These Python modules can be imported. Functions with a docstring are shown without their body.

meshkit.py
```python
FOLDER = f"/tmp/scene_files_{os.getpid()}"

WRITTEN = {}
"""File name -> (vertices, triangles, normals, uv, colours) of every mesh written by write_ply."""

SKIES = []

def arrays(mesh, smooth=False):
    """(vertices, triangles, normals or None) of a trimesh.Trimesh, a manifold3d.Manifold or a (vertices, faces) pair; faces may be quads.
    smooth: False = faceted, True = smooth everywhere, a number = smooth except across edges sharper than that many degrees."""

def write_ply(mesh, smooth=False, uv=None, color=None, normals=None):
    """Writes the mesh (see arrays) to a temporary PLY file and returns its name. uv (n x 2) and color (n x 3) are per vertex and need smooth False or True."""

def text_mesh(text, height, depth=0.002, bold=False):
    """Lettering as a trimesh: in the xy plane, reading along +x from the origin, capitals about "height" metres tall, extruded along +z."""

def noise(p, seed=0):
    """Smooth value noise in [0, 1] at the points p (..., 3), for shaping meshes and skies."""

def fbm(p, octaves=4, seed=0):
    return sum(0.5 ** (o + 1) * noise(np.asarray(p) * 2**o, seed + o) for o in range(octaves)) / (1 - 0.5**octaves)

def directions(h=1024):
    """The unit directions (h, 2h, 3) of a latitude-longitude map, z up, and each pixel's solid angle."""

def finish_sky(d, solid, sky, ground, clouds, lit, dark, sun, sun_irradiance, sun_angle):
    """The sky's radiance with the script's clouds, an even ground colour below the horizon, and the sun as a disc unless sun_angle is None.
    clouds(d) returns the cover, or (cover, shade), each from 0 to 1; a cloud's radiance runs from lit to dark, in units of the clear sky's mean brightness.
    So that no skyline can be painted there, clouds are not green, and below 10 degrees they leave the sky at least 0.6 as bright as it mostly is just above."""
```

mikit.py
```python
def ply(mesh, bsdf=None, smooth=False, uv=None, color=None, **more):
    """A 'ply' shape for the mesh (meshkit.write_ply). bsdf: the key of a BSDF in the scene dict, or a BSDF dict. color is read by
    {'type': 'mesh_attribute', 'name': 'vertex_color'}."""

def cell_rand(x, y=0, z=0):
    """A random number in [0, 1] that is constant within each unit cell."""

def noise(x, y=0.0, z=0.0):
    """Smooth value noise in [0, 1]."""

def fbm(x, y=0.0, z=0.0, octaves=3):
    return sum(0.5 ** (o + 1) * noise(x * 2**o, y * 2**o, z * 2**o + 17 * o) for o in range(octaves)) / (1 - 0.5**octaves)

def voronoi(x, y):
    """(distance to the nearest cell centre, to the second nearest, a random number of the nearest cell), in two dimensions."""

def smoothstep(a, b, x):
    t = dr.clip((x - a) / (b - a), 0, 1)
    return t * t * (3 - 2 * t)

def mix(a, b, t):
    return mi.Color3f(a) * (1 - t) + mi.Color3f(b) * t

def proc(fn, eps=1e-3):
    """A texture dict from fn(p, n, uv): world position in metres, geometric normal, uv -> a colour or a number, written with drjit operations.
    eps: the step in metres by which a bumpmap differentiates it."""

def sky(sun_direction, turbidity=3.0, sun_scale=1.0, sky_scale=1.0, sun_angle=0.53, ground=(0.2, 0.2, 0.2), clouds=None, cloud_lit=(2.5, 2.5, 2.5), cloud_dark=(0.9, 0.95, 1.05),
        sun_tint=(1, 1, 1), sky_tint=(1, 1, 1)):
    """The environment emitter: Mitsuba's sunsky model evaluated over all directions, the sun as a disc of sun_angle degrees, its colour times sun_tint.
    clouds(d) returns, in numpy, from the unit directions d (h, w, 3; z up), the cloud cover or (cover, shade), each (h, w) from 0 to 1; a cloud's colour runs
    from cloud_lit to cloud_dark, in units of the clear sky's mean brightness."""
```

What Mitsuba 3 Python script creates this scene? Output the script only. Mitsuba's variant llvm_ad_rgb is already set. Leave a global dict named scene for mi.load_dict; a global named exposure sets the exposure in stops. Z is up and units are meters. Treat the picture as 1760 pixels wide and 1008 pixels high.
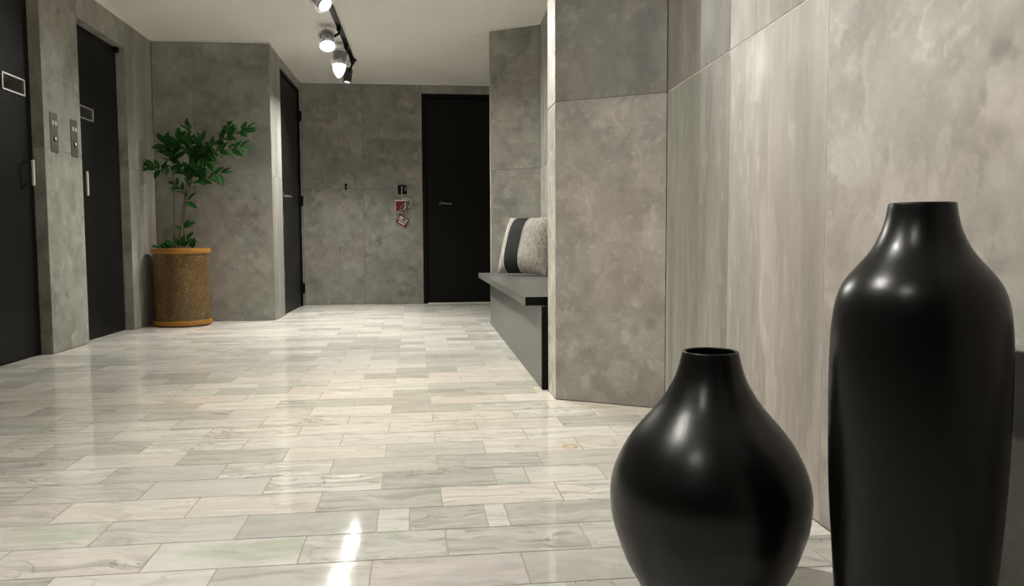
import math, random
import numpy as np, trimesh, shapely, drjit as dr
import mitsuba as mi
import mikit, meshkit
from shapely.geometry import Polygon, box as sbox

T = mi.ScalarTransform4f
random.seed(7)
rng = np.random.default_rng(7)

# ------------------------------------------------------------------ camera, light level
exposure = 0.22
EYE_H = 0.642
FOCAL = 1347.0                       # pixels of a 1760 wide frame
YAW, PITCH, ROLL = 0.1079, 0.0656, 0.0049


def camera_axes():
    cy, sy, cp, sp = math.cos(YAW), math.sin(YAW), math.cos(PITCH), math.sin(PITCH)
    fwd = np.array([sy * cp, cy * cp, -sp])
    right = np.array([cy, -sy, 0.0])
    down = np.cross(fwd, right)
    cr, sr = math.cos(ROLL), math.sin(ROLL)
    return right * cr + down * sr, -right * sr + down * cr, fwd


_r, _d, _f = camera_axes()
_m = np.eye(4)
_m[:3, 0], _m[:3, 1], _m[:3, 2], _m[:3, 3] = -_r, -_d, _f, [0, 0, EYE_H]
scene = {"type": "scene"}
labels = {}
scene["camera"] = {"type": "perspective", "fov": 2 * math.degrees(math.atan(880 / FOCAL)), "fov_axis": "x",
                   "near_clip": 0.02, "far_clip": 100.0, "to_world": T(_m.tolist())}

# spotlights on the ceiling track: mouth, aim, beam strength, half angle of the beam and of its edge; film = lamp wrapped in plastic
GLOW = 4.5
WARM, NEUTRAL = (1.0, 0.93, 0.70), (1.0, 0.98, 0.895)
SPOTS = [
    dict(at=(-0.690, 7.22, 2.065), aim=(-0.12, -0.22, -1.0), beam=8.0, inner=18, outer=62, tint=NEUTRAL, film=False, radius=0.036),
    dict(at=(-0.690, 6.60, 2.085), aim=(-0.05, -0.08, -1.0), beam=4.2, inner=25, outer=74, tint=NEUTRAL, film=True, radius=0.047, lamp=(0.054, 0.110)),
    dict(at=(-0.715, 6.04, 2.105), aim=(0.12, -0.55, -1.0), beam=11.5, inner=22, outer=76, tint=NEUTRAL, film=True, radius=0.050, lamp=(0.057, 0.042)),
    dict(at=(-0.592, 4.90, 2.070), aim=(0.75, -0.40, -0.85), beam=7.5, inner=20, outer=62, tint=NEUTRAL, film=True, radius=0.042, lamp=(0.045, 0.030)),
    dict(at=(-0.660, 3.55, 2.120), aim=(0.24, -0.20, -1.0), beam=8.5, inner=9, outer=34, tint=WARM, film=False, radius=0.036),
    dict(at=(-0.660, 1.50, 2.120), aim=(0.55, 0.00, -1.0), beam=9.9, inner=25, outer=75, tint=NEUTRAL, film=False, radius=0.036),
    dict(at=(-0.600, 0.15, 2.120), aim=(0.85, 0.55, -1.0), beam=1.9, inner=25, outer=70, tint=NEUTRAL, film=False, radius=0.036),
]

# ------------------------------------------------------------------ room numbers (metres)
X_LEFT, X_LEFT_DOOR = -2.168, -2.235
X_PASS = -1.250
Y_CORNER, Y_BACK = 6.628, 8.210
Z_CEIL, Z_COURSE = 2.263, 1.195
MID_ANGLE = 0.555
MID = np.array([0.514, 3.120, 0.0])
MID_U = np.array([math.cos(MID_ANGLE), -math.sin(MID_ANGLE), 0.0])
MID_LEN = 0.452
RIGHT0 = MID + MID_U * MID_LEN                     # corner of middle and right wall
RIGHT_U = np.array([-0.0178, -1.0, 0.0]); RIGHT_U /= np.linalg.norm(RIGHT_U)
ALC = np.array([0.505, 6.103, 0.0])
ALC_LEN = 0.413
ALC1 = ALC + MID_U * ALC_LEN
Y_REAR = -4.8


# ------------------------------------------------------------------ materials
def rgb(*c):
    return {"type": "rgb", "value": list(c)}


def principled(color, rough=0.5, spec=0.5, metal=0.0, **more):
    c = color if isinstance(color, dict) else rgb(*color)
    return {"type": "principled", "base_color": c, "roughness": rough, "specular": spec, "metallic": metal, **more}


def both(b):
    return {"type": "twosided", "bsdf": b}


def slab_colour(p, n, uv):
    """Concrete-look porcelain: uv holds 20 * kind + metres along, 20 * number + metres up."""
    kind, num = dr.floor(uv.x / 20), dr.floor(uv.y / 20)
    a, b = uv.x - kind * 20, uv.y - num * 20
    streaky = mi.Float(dr.select(kind - 2 * dr.floor(kind / 2) > 0.5, 1.0, 0.0))
    tone = mikit.cell_rand(kind, num, 5)
    hue = mikit.cell_rand(kind, num, 9)
    x, y = a + 3.7 * num, b + 1.3 * num
    sy = dr.lerp(1.0, 0.16, streaky)
    cloud = mikit.fbm(x * 3.2, y * 3.2 * sy, num, 4)
    fine = mikit.fbm(x * 15, y * 15 * sy, 3 + num, 5)
    grain = mikit.noise(x * 140, y * 140 * sy, num)
    rubbed = mikit.smoothstep(0.52, 0.72, mikit.fbm(x * 8 + 2.5 * fine, y * 8 * sy + 2.5 * cloud, 7 + num, 5))
    smudge = mikit.smoothstep(0.55, 0.75, mikit.fbm(x * 5 + 2 * fine + 4, y * 5 * sy, 17 + num, 4))
    fleck = mikit.smoothstep(0.70, 0.85, mikit.noise(x * 70 + 4 * fine, y * 45 * dr.lerp(1.0, 0.35, streaky), 5 + num)) * mikit.smoothstep(0.48, 0.6, mikit.fbm(x * 6, y * 6 * sy, 40 + num, 2))
    pink = mikit.smoothstep(0.45, 0.70, mikit.fbm(x * 2.3 + 9, y * 2.3 * dr.lerp(1.0, 0.4, streaky), num + 2, 3))
    v = 0.77 + 0.36 * (cloud - 0.5) + 0.42 * (fine - 0.5) + 0.06 * (grain - 0.5) + 0.14 * rubbed + 0.12 * fleck - 0.09 * smudge
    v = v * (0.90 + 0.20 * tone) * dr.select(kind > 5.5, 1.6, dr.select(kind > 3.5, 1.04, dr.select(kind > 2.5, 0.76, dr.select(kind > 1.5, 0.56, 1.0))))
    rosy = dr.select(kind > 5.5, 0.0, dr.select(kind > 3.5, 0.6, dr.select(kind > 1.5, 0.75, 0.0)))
    c = mikit.mix((0.380, 0.377, 0.338), (0.415, 0.375, 0.345), dr.clip(pink * 0.8 + rosy - 0.15 + 0.3 * (hue - 0.5), 0, 1))
    return c * v


def slab_rough(p, n, uv):
    return 0.42 + 0.2 * mikit.noise(uv.x * 9, uv.y * 9)


def marble_colour(p, n, uv):
    """Polished marble strip tiles; uv holds 20 * kind + metres, 20 * number + metres. kinds: 0 pale, 1 grey, 2 green patch, 3 violet, 4 green veins."""
    kind, num = dr.floor(uv.x / 20), dr.floor(uv.y / 20)
    a, b = uv.x - kind * 20, uv.y - num * 20
    tone, hue, vein_amount = mikit.cell_rand(num, kind, 1), mikit.cell_rand(num, kind, 2), mikit.cell_rand(num, kind, 3)
    x, y = a + 2.1 * num, b + 0.7 * num
    warp = mikit.fbm(x * 6, y * 9, num, 3)
    soft = mikit.fbm(x * 7 + 2 * warp, y * 16, num + 3, 4)
    fine = mikit.fbm(x * 30, y * 70, num + 5, 3)
    ridge = dr.abs(mikit.fbm(x * 4 + 2.2 * warp, y * 15 + 2.5 * warp + 3 * x, num + 8, 4) - 0.5)
    vein = (1 - mikit.smoothstep(0.0, 0.05, ridge)) * mikit.smoothstep(0.36, 0.58, mikit.noise(x * 9, y * 12, num + 4))
    dark = (1 - mikit.smoothstep(0.0, 0.018, dr.abs(ridge - 0.06))) * mikit.smoothstep(0.52, 0.74, mikit.noise(x * 7, y * 9, num + 21))
    c = mikit.mix((0.69, 0.67, 0.632), (0.50, 0.485, 0.45), mikit.smoothstep(0.25, 0.95, tone))
    c = mikit.mix(c, (0.68, 0.625, 0.575), 0.7 * mikit.smoothstep(0.55, 0.9, hue))
    greyish = dr.select(dr.abs(kind - 1) < 0.5, 0.5, 0.0)
    c = mikit.mix(c, (0.50, 0.50, 0.468), dr.clip(greyish + 0.55 * mikit.smoothstep(0.5, 0.72, soft) * vein_amount, 0, 1))
    violet = dr.select(dr.abs(kind - 3) < 0.5, 1.0, 0.0)
    c = mikit.mix(c, (0.50, 0.465, 0.46), violet * (0.35 + 0.5 * mikit.smoothstep(0.4, 0.6, soft)))
    c = mikit.mix(c, (0.40, 0.36, 0.38), 0.6 * violet * mikit.smoothstep(0.55, 0.68, fine) * mikit.smoothstep(0.45, 0.6, warp))
    patch = mikit.smoothstep(0.0, 0.06, 0.090 - dr.sqrt(dr.square((a - 5.20) * 0.50) + dr.square(b - 5.08)) + 0.10 * (warp - 0.5) + 0.07 * (fine - 0.5))
    c = mikit.mix(c, (0.47, 0.51, 0.41), dr.select(dr.abs(kind - 2) < 0.5, 0.85, 0.0) * patch * mikit.smoothstep(0.25, 0.62, soft))
    veins4 = mikit.smoothstep(0.50, 0.57, mikit.fbm(x * 9 + 5 * y, y * 18 - 3 * x, num + 31, 3)) * mikit.smoothstep(5.06, 5.17, a)
    c = mikit.mix(c, (0.43, 0.46, 0.39), dr.select(dr.abs(kind - 4) < 0.5, 0.8, 0.0) * veins4)
    c = mikit.mix(c, (0.42, 0.405, 0.36), (0.3 + 0.5 * vein_amount) * vein)
    c = mikit.mix(c, (0.26, 0.25, 0.23), 0.75 * dark * mikit.smoothstep(0.25, 0.8, vein_amount))
    streak = mikit.fbm(x * 5 + 2.5 * warp, y * 48 + 5 * warp + 2 * x, num + 60, 4)
    cut = mikit.smoothstep(0.60, 0.72, mikit.fbm(x * 4 + 1.5 * warp, y * 60 + 6 * warp, num + 77, 3))
    c = c * (0.87 + 0.10 * fine + 0.14 * (soft - 0.5) + 0.34 * (streak - 0.5) * (0.35 + vein_amount) - 0.16 * cut * (0.25 + vein_amount))
    # a rust ring left by a can, at its own place on the floor
    ring = dr.sqrt(dr.square(p.x - 0.439) + dr.square(p.y - 2.385)) + 0.004 * (fine - 0.5)
    return mikit.mix(c, (0.50, 0.30, 0.14), 0.75 * (1 - mikit.smoothstep(0.004, 0.009, dr.abs(ring - 0.020))))


def marble_bump(p, n, uv):
    return mikit.fbm(p.x * 22, p.y * 22, 0, 3)


def coir_colour(p, n, uv):
    """Varnished shell-fibre mosaic on the planter: short bright strands over brown."""
    u, v = uv.x, uv.y
    w = mikit.fbm(u * 40, v * 40, 1, 2) * 9
    s1 = mikit.noise(u * 130 + w, v * 420 - w, 2)
    s2 = mikit.noise(u * 420 - w, v * 130 + w, 6)
    strand = mikit.smoothstep(0.62, 0.9, dr.maximum(s1, s2))
    body = mikit.fbm(u * 14, v * 14, 3, 3)
    c = mikit.mix((0.060, 0.031, 0.010), (0.120, 0.066, 0.022), body)
    return mikit.mix(c, (0.36, 0.24, 0.10), strand * 0.85)


def linen_colour(p, n, uv):
    w = mikit.noise(uv.x * 420, uv.y * 90, 1) * 0.5 + mikit.noise(uv.x * 90, uv.y * 420, 3) * 0.5
    slub = mikit.smoothstep(0.58, 0.75, mikit.noise(uv.x * 300, uv.y * 40, 8))
    return mikit.mix((0.30, 0.275, 0.25), (0.56, 0.53, 0.48), dr.clip(w * 1.3 - 0.15, 0, 1)) * (1 - 0.3 * slub)


def door_rough(p, n, uv):
    return 0.36 + 0.14 * mikit.fbm(p.y * 6 + p.x * 6, p.z * 3, 2, 3)


def plaster_colour(p, n, uv):
    return mi.Color3f(0.88, 0.865, 0.82) * (0.97 + 0.05 * mikit.fbm(p.x * 1.5, p.y * 1.5, p.z, 3))


def leaf_colour(p, n, uv):
    mid = 1 - mikit.smoothstep(0.0, 0.07, dr.abs(uv.y))
    return mikit.mix((0.020, 0.085, 0.022), (0.060, 0.165, 0.042), 0.7 * mid + 0.5 * mikit.noise(p.x * 14, p.y * 14, p.z * 14))


def soil_colour(p, n, uv):
    return mikit.mix((0.02, 0.014, 0.009), (0.07, 0.05, 0.03), mikit.fbm(p.x * 60, p.y * 60, p.z * 60, 3))


def brushed_rough(p, n, uv):
    return 0.28 + 0.16 * mikit.noise(p.y * 400, p.z * 20, 1)


M = {
    "slab_material": both(principled(mikit.proc(slab_colour), mikit.proc(slab_rough), 0.35)),
    "grout_material": both(principled((0.20, 0.195, 0.17), 0.8, 0.2)),
    "pale_grout_material": both(principled((0.62, 0.60, 0.55), 0.8, 0.2)),
    "floor_grout_material": both(principled((0.37, 0.325, 0.27), 0.7, 0.2)),
    "marble_material": both({"type": "bumpmap", "arbitrary": mikit.proc(marble_bump, 4e-3), "scale": 0.00007,
                             "bsdf": principled(mikit.proc(marble_colour), 0.06, 0.30)}),
    "plaster_material": both(principled(mikit.proc(plaster_colour), 0.85, 0.2)),
    "pale_trim_material": both(principled((0.80, 0.79, 0.75), 0.5, 0.4)),
    "black_paint_material": both(principled((0.0105, 0.0105, 0.010), mikit.proc(door_rough), 0.10)),
    "black_frame_material": both(principled((0.005, 0.005, 0.005), 0.45, 0.12)),
    "dark_metal_material": both(principled((0.035, 0.034, 0.033), 0.35, 0.5)),
    "chrome_material": both(principled((0.78, 0.77, 0.75), 0.34, 0.5, 1.0)),
    "pale_metal_material": both(principled((0.62, 0.61, 0.58), 0.5, 0.5, 0.25)),
    "brushed_material": both(principled((0.21, 0.205, 0.19), mikit.proc(brushed_rough), 0.5, 0.8)),
    "dark_glass_material": both(principled((0.016, 0.017, 0.015), 0.06, 0.6)),
    "bench_material": both(principled((0.108, 0.111, 0.102), 0.35, 0.45)),
    "vase_material": both(principled((0.0012, 0.0012, 0.0012), 0.30, 0.36)),
    "coir_material": both(principled(mikit.proc(coir_colour), 0.32, 0.5)),
    "amber_wood_material": both(principled((0.40, 0.175, 0.030), 0.28, 0.5)),
    "soil_material": both(principled(mikit.proc(soil_colour), 0.9, 0.2)),
    "leaf_material": {"type": "principledthin", "base_color": mikit.proc(leaf_colour), "roughness": 0.32, "diff_trans": 0.35, "spec_trans": 0.0, "eta": 1.45},
    "stem_material": both(principled((0.14, 0.105, 0.055), 0.6, 0.3)),
    "linen_material": both(principled(mikit.proc(linen_colour), 0.9, 0.15, sheen=0.3)),
    "black_cloth_material": both(principled((0.016, 0.017, 0.018), 0.75, 0.2, sheen=0.3)),
    "piping_material": both(principled((0.62, 0.59, 0.54), 0.8, 0.2)),
    "film_material": {"type": "blendbsdf", "weight": 0.30, "a": {"type": "thindielectric", "int_ior": 1.55}, "b": {"type": "principledthin", "base_color": rgb(0.85, 0.85, 0.85), "roughness": 0.3, "diff_trans": 1.0, "eta": 1.5}},
    "red_material": both(principled((0.16, 0.006, 0.012), 0.4, 0.4)),
    "white_plastic_material": both(principled((0.70, 0.68, 0.63), 0.4, 0.4)),
    "grey_print_material": both(principled((0.38, 0.38, 0.34), 0.5, 0.3)),
}
scene.update(M)


# ------------------------------------------------------------------ mesh helpers
def cat(*ms):
    return trimesh.util.concatenate([m for m in ms if m is not None])


def cbox(x0, x1, y0, y1, z0, z1, c=0.002):
    """A box with chamfered edges."""
    lo, hi = np.array([x0, y0, z0], float), np.array([x1, y1, z1], float)
    c = min(c, 0.45 * (hi - lo).min())
    pts = []
    for s in np.ndindex(2, 2, 2):
        corner = np.where(np.array(s) > 0, hi, lo)
        inward = np.where(np.array(s) > 0, -c, c)
        for k in range(3):
            q = corner + inward
            q[k] = corner[k]
            pts.append(q)
    return trimesh.convex.convex_hull(np.array(pts))


def frame_of(d):
    d = np.asarray(d, float) / np.linalg.norm(d)
    a = np.cross(d, [0, 0, 1.0] if abs(d[2]) < 0.9 else [1.0, 0, 0]); a /= np.linalg.norm(a)
    return a, np.cross(d, a), d


def place(mesh, origin, x, y, z):
    m = np.eye(4); m[:3, 0], m[:3, 1], m[:3, 2], m[:3, 3] = x, y, z, origin
    out = mesh.copy(); out.apply_transform(m); return out


def tube(points, radii, sides=8, caps=True):
    p = np.asarray(points, float); n = len(p)
    radii = np.broadcast_to(radii, (n,))
    t = np.gradient(p, axis=0); t /= np.linalg.norm(t, axis=1, keepdims=True)
    a, b, _ = frame_of(t[0])
    ang = np.arange(sides) * 2 * np.pi / sides
    rings = []
    for i in range(n):
        a = a - t[i] * (a @ t[i]); a /= np.linalg.norm(a); b = np.cross(t[i], a)
        rings.append(p[i] + radii[i] * (np.cos(ang)[:, None] * a + np.sin(ang)[:, None] * b))
    v = np.vstack(rings); f = []
    for i in range(n - 1):
        for j in range(sides):
            q = [i * sides + j, i * sides + (j + 1) % sides, (i + 1) * sides + (j + 1) % sides, (i + 1) * sides + j]
            f += [[q[0], q[1], q[2]], [q[0], q[2], q[3]]]
    if caps:
        v = np.vstack([v, p[0], p[-1]]); k = n * sides
        for j in range(sides):
            f += [[k, (j + 1) % sides, j], [k + 1, (n - 1) * sides + j, (n - 1) * sides + (j + 1) % sides]]
    return trimesh.Trimesh(v, f, process=False)


def lathe(profile, sides=96, center=(0, 0)):
    """profile: (r, z) points; a point with r = 0 closes an end."""
    pr = np.asarray(profile, float); ang = np.arange(sides) * 2 * np.pi / sides
    v, idx = [], []
    for r, z in pr:
        if r < 1e-9:
            idx.append([len(v)] * sides); v.append([center[0], center[1], z])
        else:
            idx.append(list(range(len(v), len(v) + sides)))
            v += [[center[0] + r * math.cos(t), center[1] + r * math.sin(t), z] for t in ang]
    f = []
    for i in range(len(pr) - 1):
        for j in range(sides):
            a, b, c, d = idx[i][j], idx[i][(j + 1) % sides], idx[i + 1][(j + 1) % sides], idx[i + 1][j]
            if a != b: f.append([a, b, c])
            if c != d: f.append([a, c, d])
    return trimesh.Trimesh(v, f, process=False)


def turned(profile, origin, direction, sides=32):
    a, b, d = frame_of(direction)
    return place(lathe(profile, sides), origin, a, b, d)


_names = {}


def key_of(name, parent=None):
    base = f"{parent}__{name}" if parent else name
    n = _names.get(base, 0); _names[base] = n + 1
    return base if n == 0 else f"{base}_{n:03d}"


def obj(name, mesh, mat, parent=None, smooth=False, uv=None, label=None, category=None, group=None, kind=None, **more):
    k = key_of(name, parent)
    scene[k] = mikit.ply(mesh, mat, smooth=smooth, uv=uv, **more) if not isinstance(mesh, dict) else {**mesh, **more}
    d = {a: b for a, b in dict(label=label, category=category, group=group, kind=kind).items() if b}
    if d: labels[k] = d
    return k


def thing(name, label, category, group=None, kind=None):
    k = key_of(name)
    labels[k] = {a: b for a, b in dict(label=label, category=category, group=group, kind=kind).items() if b}
    return k


# ------------------------------------------------------------------ wall slabs
_slab_no = [0]


def slab_mesh(P, u, n, u0, u1, z0, z1, kind=0, gap=0.0014, bevel=0.0012, depth=0.006):
    """One porcelain slab, its face in the plane through P spanned by u and z, facing n."""
    _slab_no[0] += 1
    num = _slab_no[0]
    P, u, n = np.asarray(P, float), np.asarray(u, float), np.asarray(n, float)
    up = np.array([0, 0, 1.0])
    a0, a1, b0, b1 = u0 + gap, u1 - gap, z0 + gap, z1 - gap
    v, uv = [], []
    for ins, dep in ((bevel, 0.0), (0.0, bevel), (0.0, depth)):
        for a, b in ((a0 + ins, b0 + ins), (a1 - ins, b0 + ins), (a1 - ins, b1 - ins), (a0 + ins, b1 - ins)):
            v.append(P + u * a + up * b - n * dep)
            uv.append((20 * kind + 5 + a - u0, 20 * num + 5 + b - z0))
    f = [[0, 1, 2], [0, 2, 3]]
    for r in (0, 4):
        for j in range(4):
            k = (j + 1) % 4
            f += [[r + j, r + 4 + j, r + 4 + k], [r + j, r + 4 + k, r + k]]
    m = trimesh.Trimesh(v, f, process=False)
    if np.dot(np.cross(u, up), n) < 0:
        m.invert()
    return m, np.array(uv)


def backing(P, u, n, pieces, thick=0.10, behind=0.0014):
    """The wall behind the slabs: their joined outline, drawn in a little at its edges."""
    P, u, n = np.asarray(P, float), np.asarray(u, float), np.asarray(n, float)
    shape = shapely.union_all([sbox(p[0], p[2], p[1], p[3]) for p in pieces]).buffer(-0.007, join_style=2)
    out = []
    for g in getattr(shape, "geoms", [shape]):
        m = trimesh.creation.extrude_polygon(g, thick, engine="earcut")
        m = place(m, P - n * (behind + thick), u, np.array([0, 0, 1.0]), n)
        if np.dot(np.cross(u, [0, 0, 1.0]), n) < 0:
            m.invert()
        out.append(m)
    return cat(*out)


def wall(name, label, P, u, n, pieces, thick=0.10, extra=None, grout="grout_material"):
    """pieces: (u0, u1, z0, z1, kind) slabs; the wall behind them is one mesh, the slabs are its children."""
    k = obj(name, cat(backing(P, u, n, pieces, thick), *(extra or [])), grout, label=label, category="wall", kind="structure")
    for p in pieces:
        m, uv = slab_mesh(P, u, n, *p)
        obj("slab", m, "slab_material", k, uv=uv)
    return k


TOP = Z_CEIL + 0.01
X_AXIS, Y_AXIS = np.array([1.0, 0, 0]), np.array([0, 1.0, 0])
D1, D2 = (4.005, 4.795), (5.285, 6.078)              # lift door openings
D_TOP = 2.062
pc = []
edges = [Y_REAR, -4.0, -3.4, -2.8, -2.2, -1.6, -1.0, -0.4, 0.2, 0.8, 1.4, 2.0, 2.6, 3.2, 3.6, D1[0]]
for a, b in zip(edges[:-1], edges[1:]):
    pc += [(a, b, 0, Z_COURSE, 0), (a, b, Z_COURSE, TOP, 0)]
pc += [(D1[0], D1[1], D_TOP, TOP, 0), (D1[1], D2[0], 0, Z_COURSE, 0), (D1[1], D2[0], Z_COURSE, TOP, 0),
       (D2[0], 5.95, D_TOP, TOP, 0), (5.95, D2[1], D_TOP, TOP, 0),
       (D2[1], Y_CORNER, 0, Z_COURSE, 1), (D2[1], Y_CORNER, Z_COURSE, TOP, 1)]
wl = wall("wall_left", "left wall of grey concrete look slabs around the two black lift doors", (X_LEFT, 0, 0), Y_AXIS, X_AXIS, pc, thick=0.06)
wd = X_LEFT_DOOR
for y, nrm in ((D1[1], -Y_AXIS), (D1[0], Y_AXIS), (D2[1], -Y_AXIS), (D2[0], Y_AXIS)):
    for z0, z1 in ((0, Z_COURSE), (Z_COURSE, D_TOP)):
        m, uv = slab_mesh((wd, y, 0), X_AXIS, nrm, -0.03, X_LEFT - wd - 0.0005, z0, z1, 0, gap=0.0006, depth=0.004)
        obj("reveal", m, "slab_material", wl, uv=uv)
for a, b in (D1, D2):                                 # undersides of the lintels
    m = cbox(wd - 0.03, X_LEFT - 0.001, a + 0.001, b - 0.001, D_TOP, D_TOP + 0.005, 0.001)
    _slab_no[0] += 1
    obj("soffit", m, "slab_material", wl, uv=np.c_[5 + m.vertices[:, 0] - wd, 20 * _slab_no[0] + 5 + m.vertices[:, 1] - a])

wall("wall_corner", "grey slab wall behind the potted plant, facing the viewer", (0, Y_CORNER, 0), X_AXIS, -Y_AXIS,
     [(X_LEFT, -1.853, 0, Z_COURSE, 0), (X_LEFT, -1.853, Z_COURSE, TOP, 0), (-1.853, X_PASS, 0, Z_COURSE, 0), (-1.853, X_PASS, Z_COURSE, TOP, 0)])
D3 = (7.085, 8.125, 2.165)
wall("wall_passage", "short grey slab wall around the side door with the lever handle", (X_PASS, 0, 0), Y_AXIS, X_AXIS,
     [(Y_CORNER, D3[0], 0, Z_COURSE, 1), (Y_CORNER, D3[0], Z_COURSE, TOP, 1), (D3[0], D3[1], D3[2], TOP, 0),
      (D3[1], Y_BACK, 0, Z_COURSE, 0), (D3[1], Y_BACK, Z_COURSE, TOP, 0)], thick=0.09)
D4 = (-0.035, 0.80, 2.160)
wall("wall_back", "far grey slab wall beside the black end door", (0, Y_BACK, 0), X_AXIS, -Y_AXIS,
     [(X_PASS, -0.643, 0, Z_COURSE, 0), (X_PASS, -0.643, Z_COURSE, TOP, 0), (-0.643, D4[0], 0, Z_COURSE, 0), (-0.643, D4[0], Z_COURSE, TOP, 0),
      (D4[0], 0.537, D4[2], TOP, 0), (0.537, 1.5, D4[2], TOP, 0), (D4[1], 1.5, 0, D4[2], 0)])
mid_n = np.array([-math.sin(MID_ANGLE), -math.cos(MID_ANGLE), 0])
ka = wall("wall_alcove", "angled grey slab wall behind the cushion, beside the end door", ALC, MID_U, mid_n,
          [(0, ALC_LEN, 0, Z_COURSE, 0), (0, ALC_LEN, Z_COURSE, TOP, 0)], thick=0.06)
for z0, z1 in ((0, Z_COURSE), (Z_COURSE, TOP)):
    m, uv = slab_mesh((0.503, 6.235, 0), -Y_AXIS, -X_AXIS, 0, 0.130, z0, z1, 0)
    obj("slab", m, "slab_material", ka, uv=uv)
wall("wall_alcove_side", "narrow grey slab wall at the back of the bench alcove", (ALC1[0], 0, 0), Y_AXIS, -X_AXIS,
     [(3.30, 3.95, 0, Z_COURSE, 1), (3.30, 3.95, Z_COURSE, TOP, 1), (3.95, 4.55, 0, Z_COURSE, 0), (3.95, 4.55, Z_COURSE, TOP, 0),
      (4.55, 5.15, 0, Z_COURSE, 1), (4.55, 5.15, Z_COURSE, TOP, 1), (5.15, ALC1[1], 0, Z_COURSE, 0), (5.15, ALC1[1], Z_COURSE, TOP, 1)], thick=0.09)
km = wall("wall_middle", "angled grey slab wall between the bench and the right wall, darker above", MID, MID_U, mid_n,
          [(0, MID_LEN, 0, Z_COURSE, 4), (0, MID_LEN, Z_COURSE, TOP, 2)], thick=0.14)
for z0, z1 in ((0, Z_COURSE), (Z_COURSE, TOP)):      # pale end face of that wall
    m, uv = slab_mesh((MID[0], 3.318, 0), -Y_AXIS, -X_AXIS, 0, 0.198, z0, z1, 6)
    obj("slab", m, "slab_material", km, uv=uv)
right_n = np.array([RIGHT_U[1], -RIGHT_U[0], 0])
pr_ = []
edges = [0, 0.636, 1.228, 1.875, 2.42, 3.0, 3.6, 4.2, 4.8, 5.4, 6.0, 6.6, 7.2, 7.7]
for i, (a, b) in enumerate(zip(edges[:-1], edges[1:])):
    pr_ += [(a, b, 0, Z_COURSE, 1 if i == 0 else 5 if i == 1 else 4), (a, b, Z_COURSE, TOP, 3 if i == 0 else 5 if i == 1 else 4)]
wall("wall_right", "tall grey streaked slab wall behind the two black vases", RIGHT0, RIGHT_U, right_n, pr_, grout="pale_grout_material")
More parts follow.
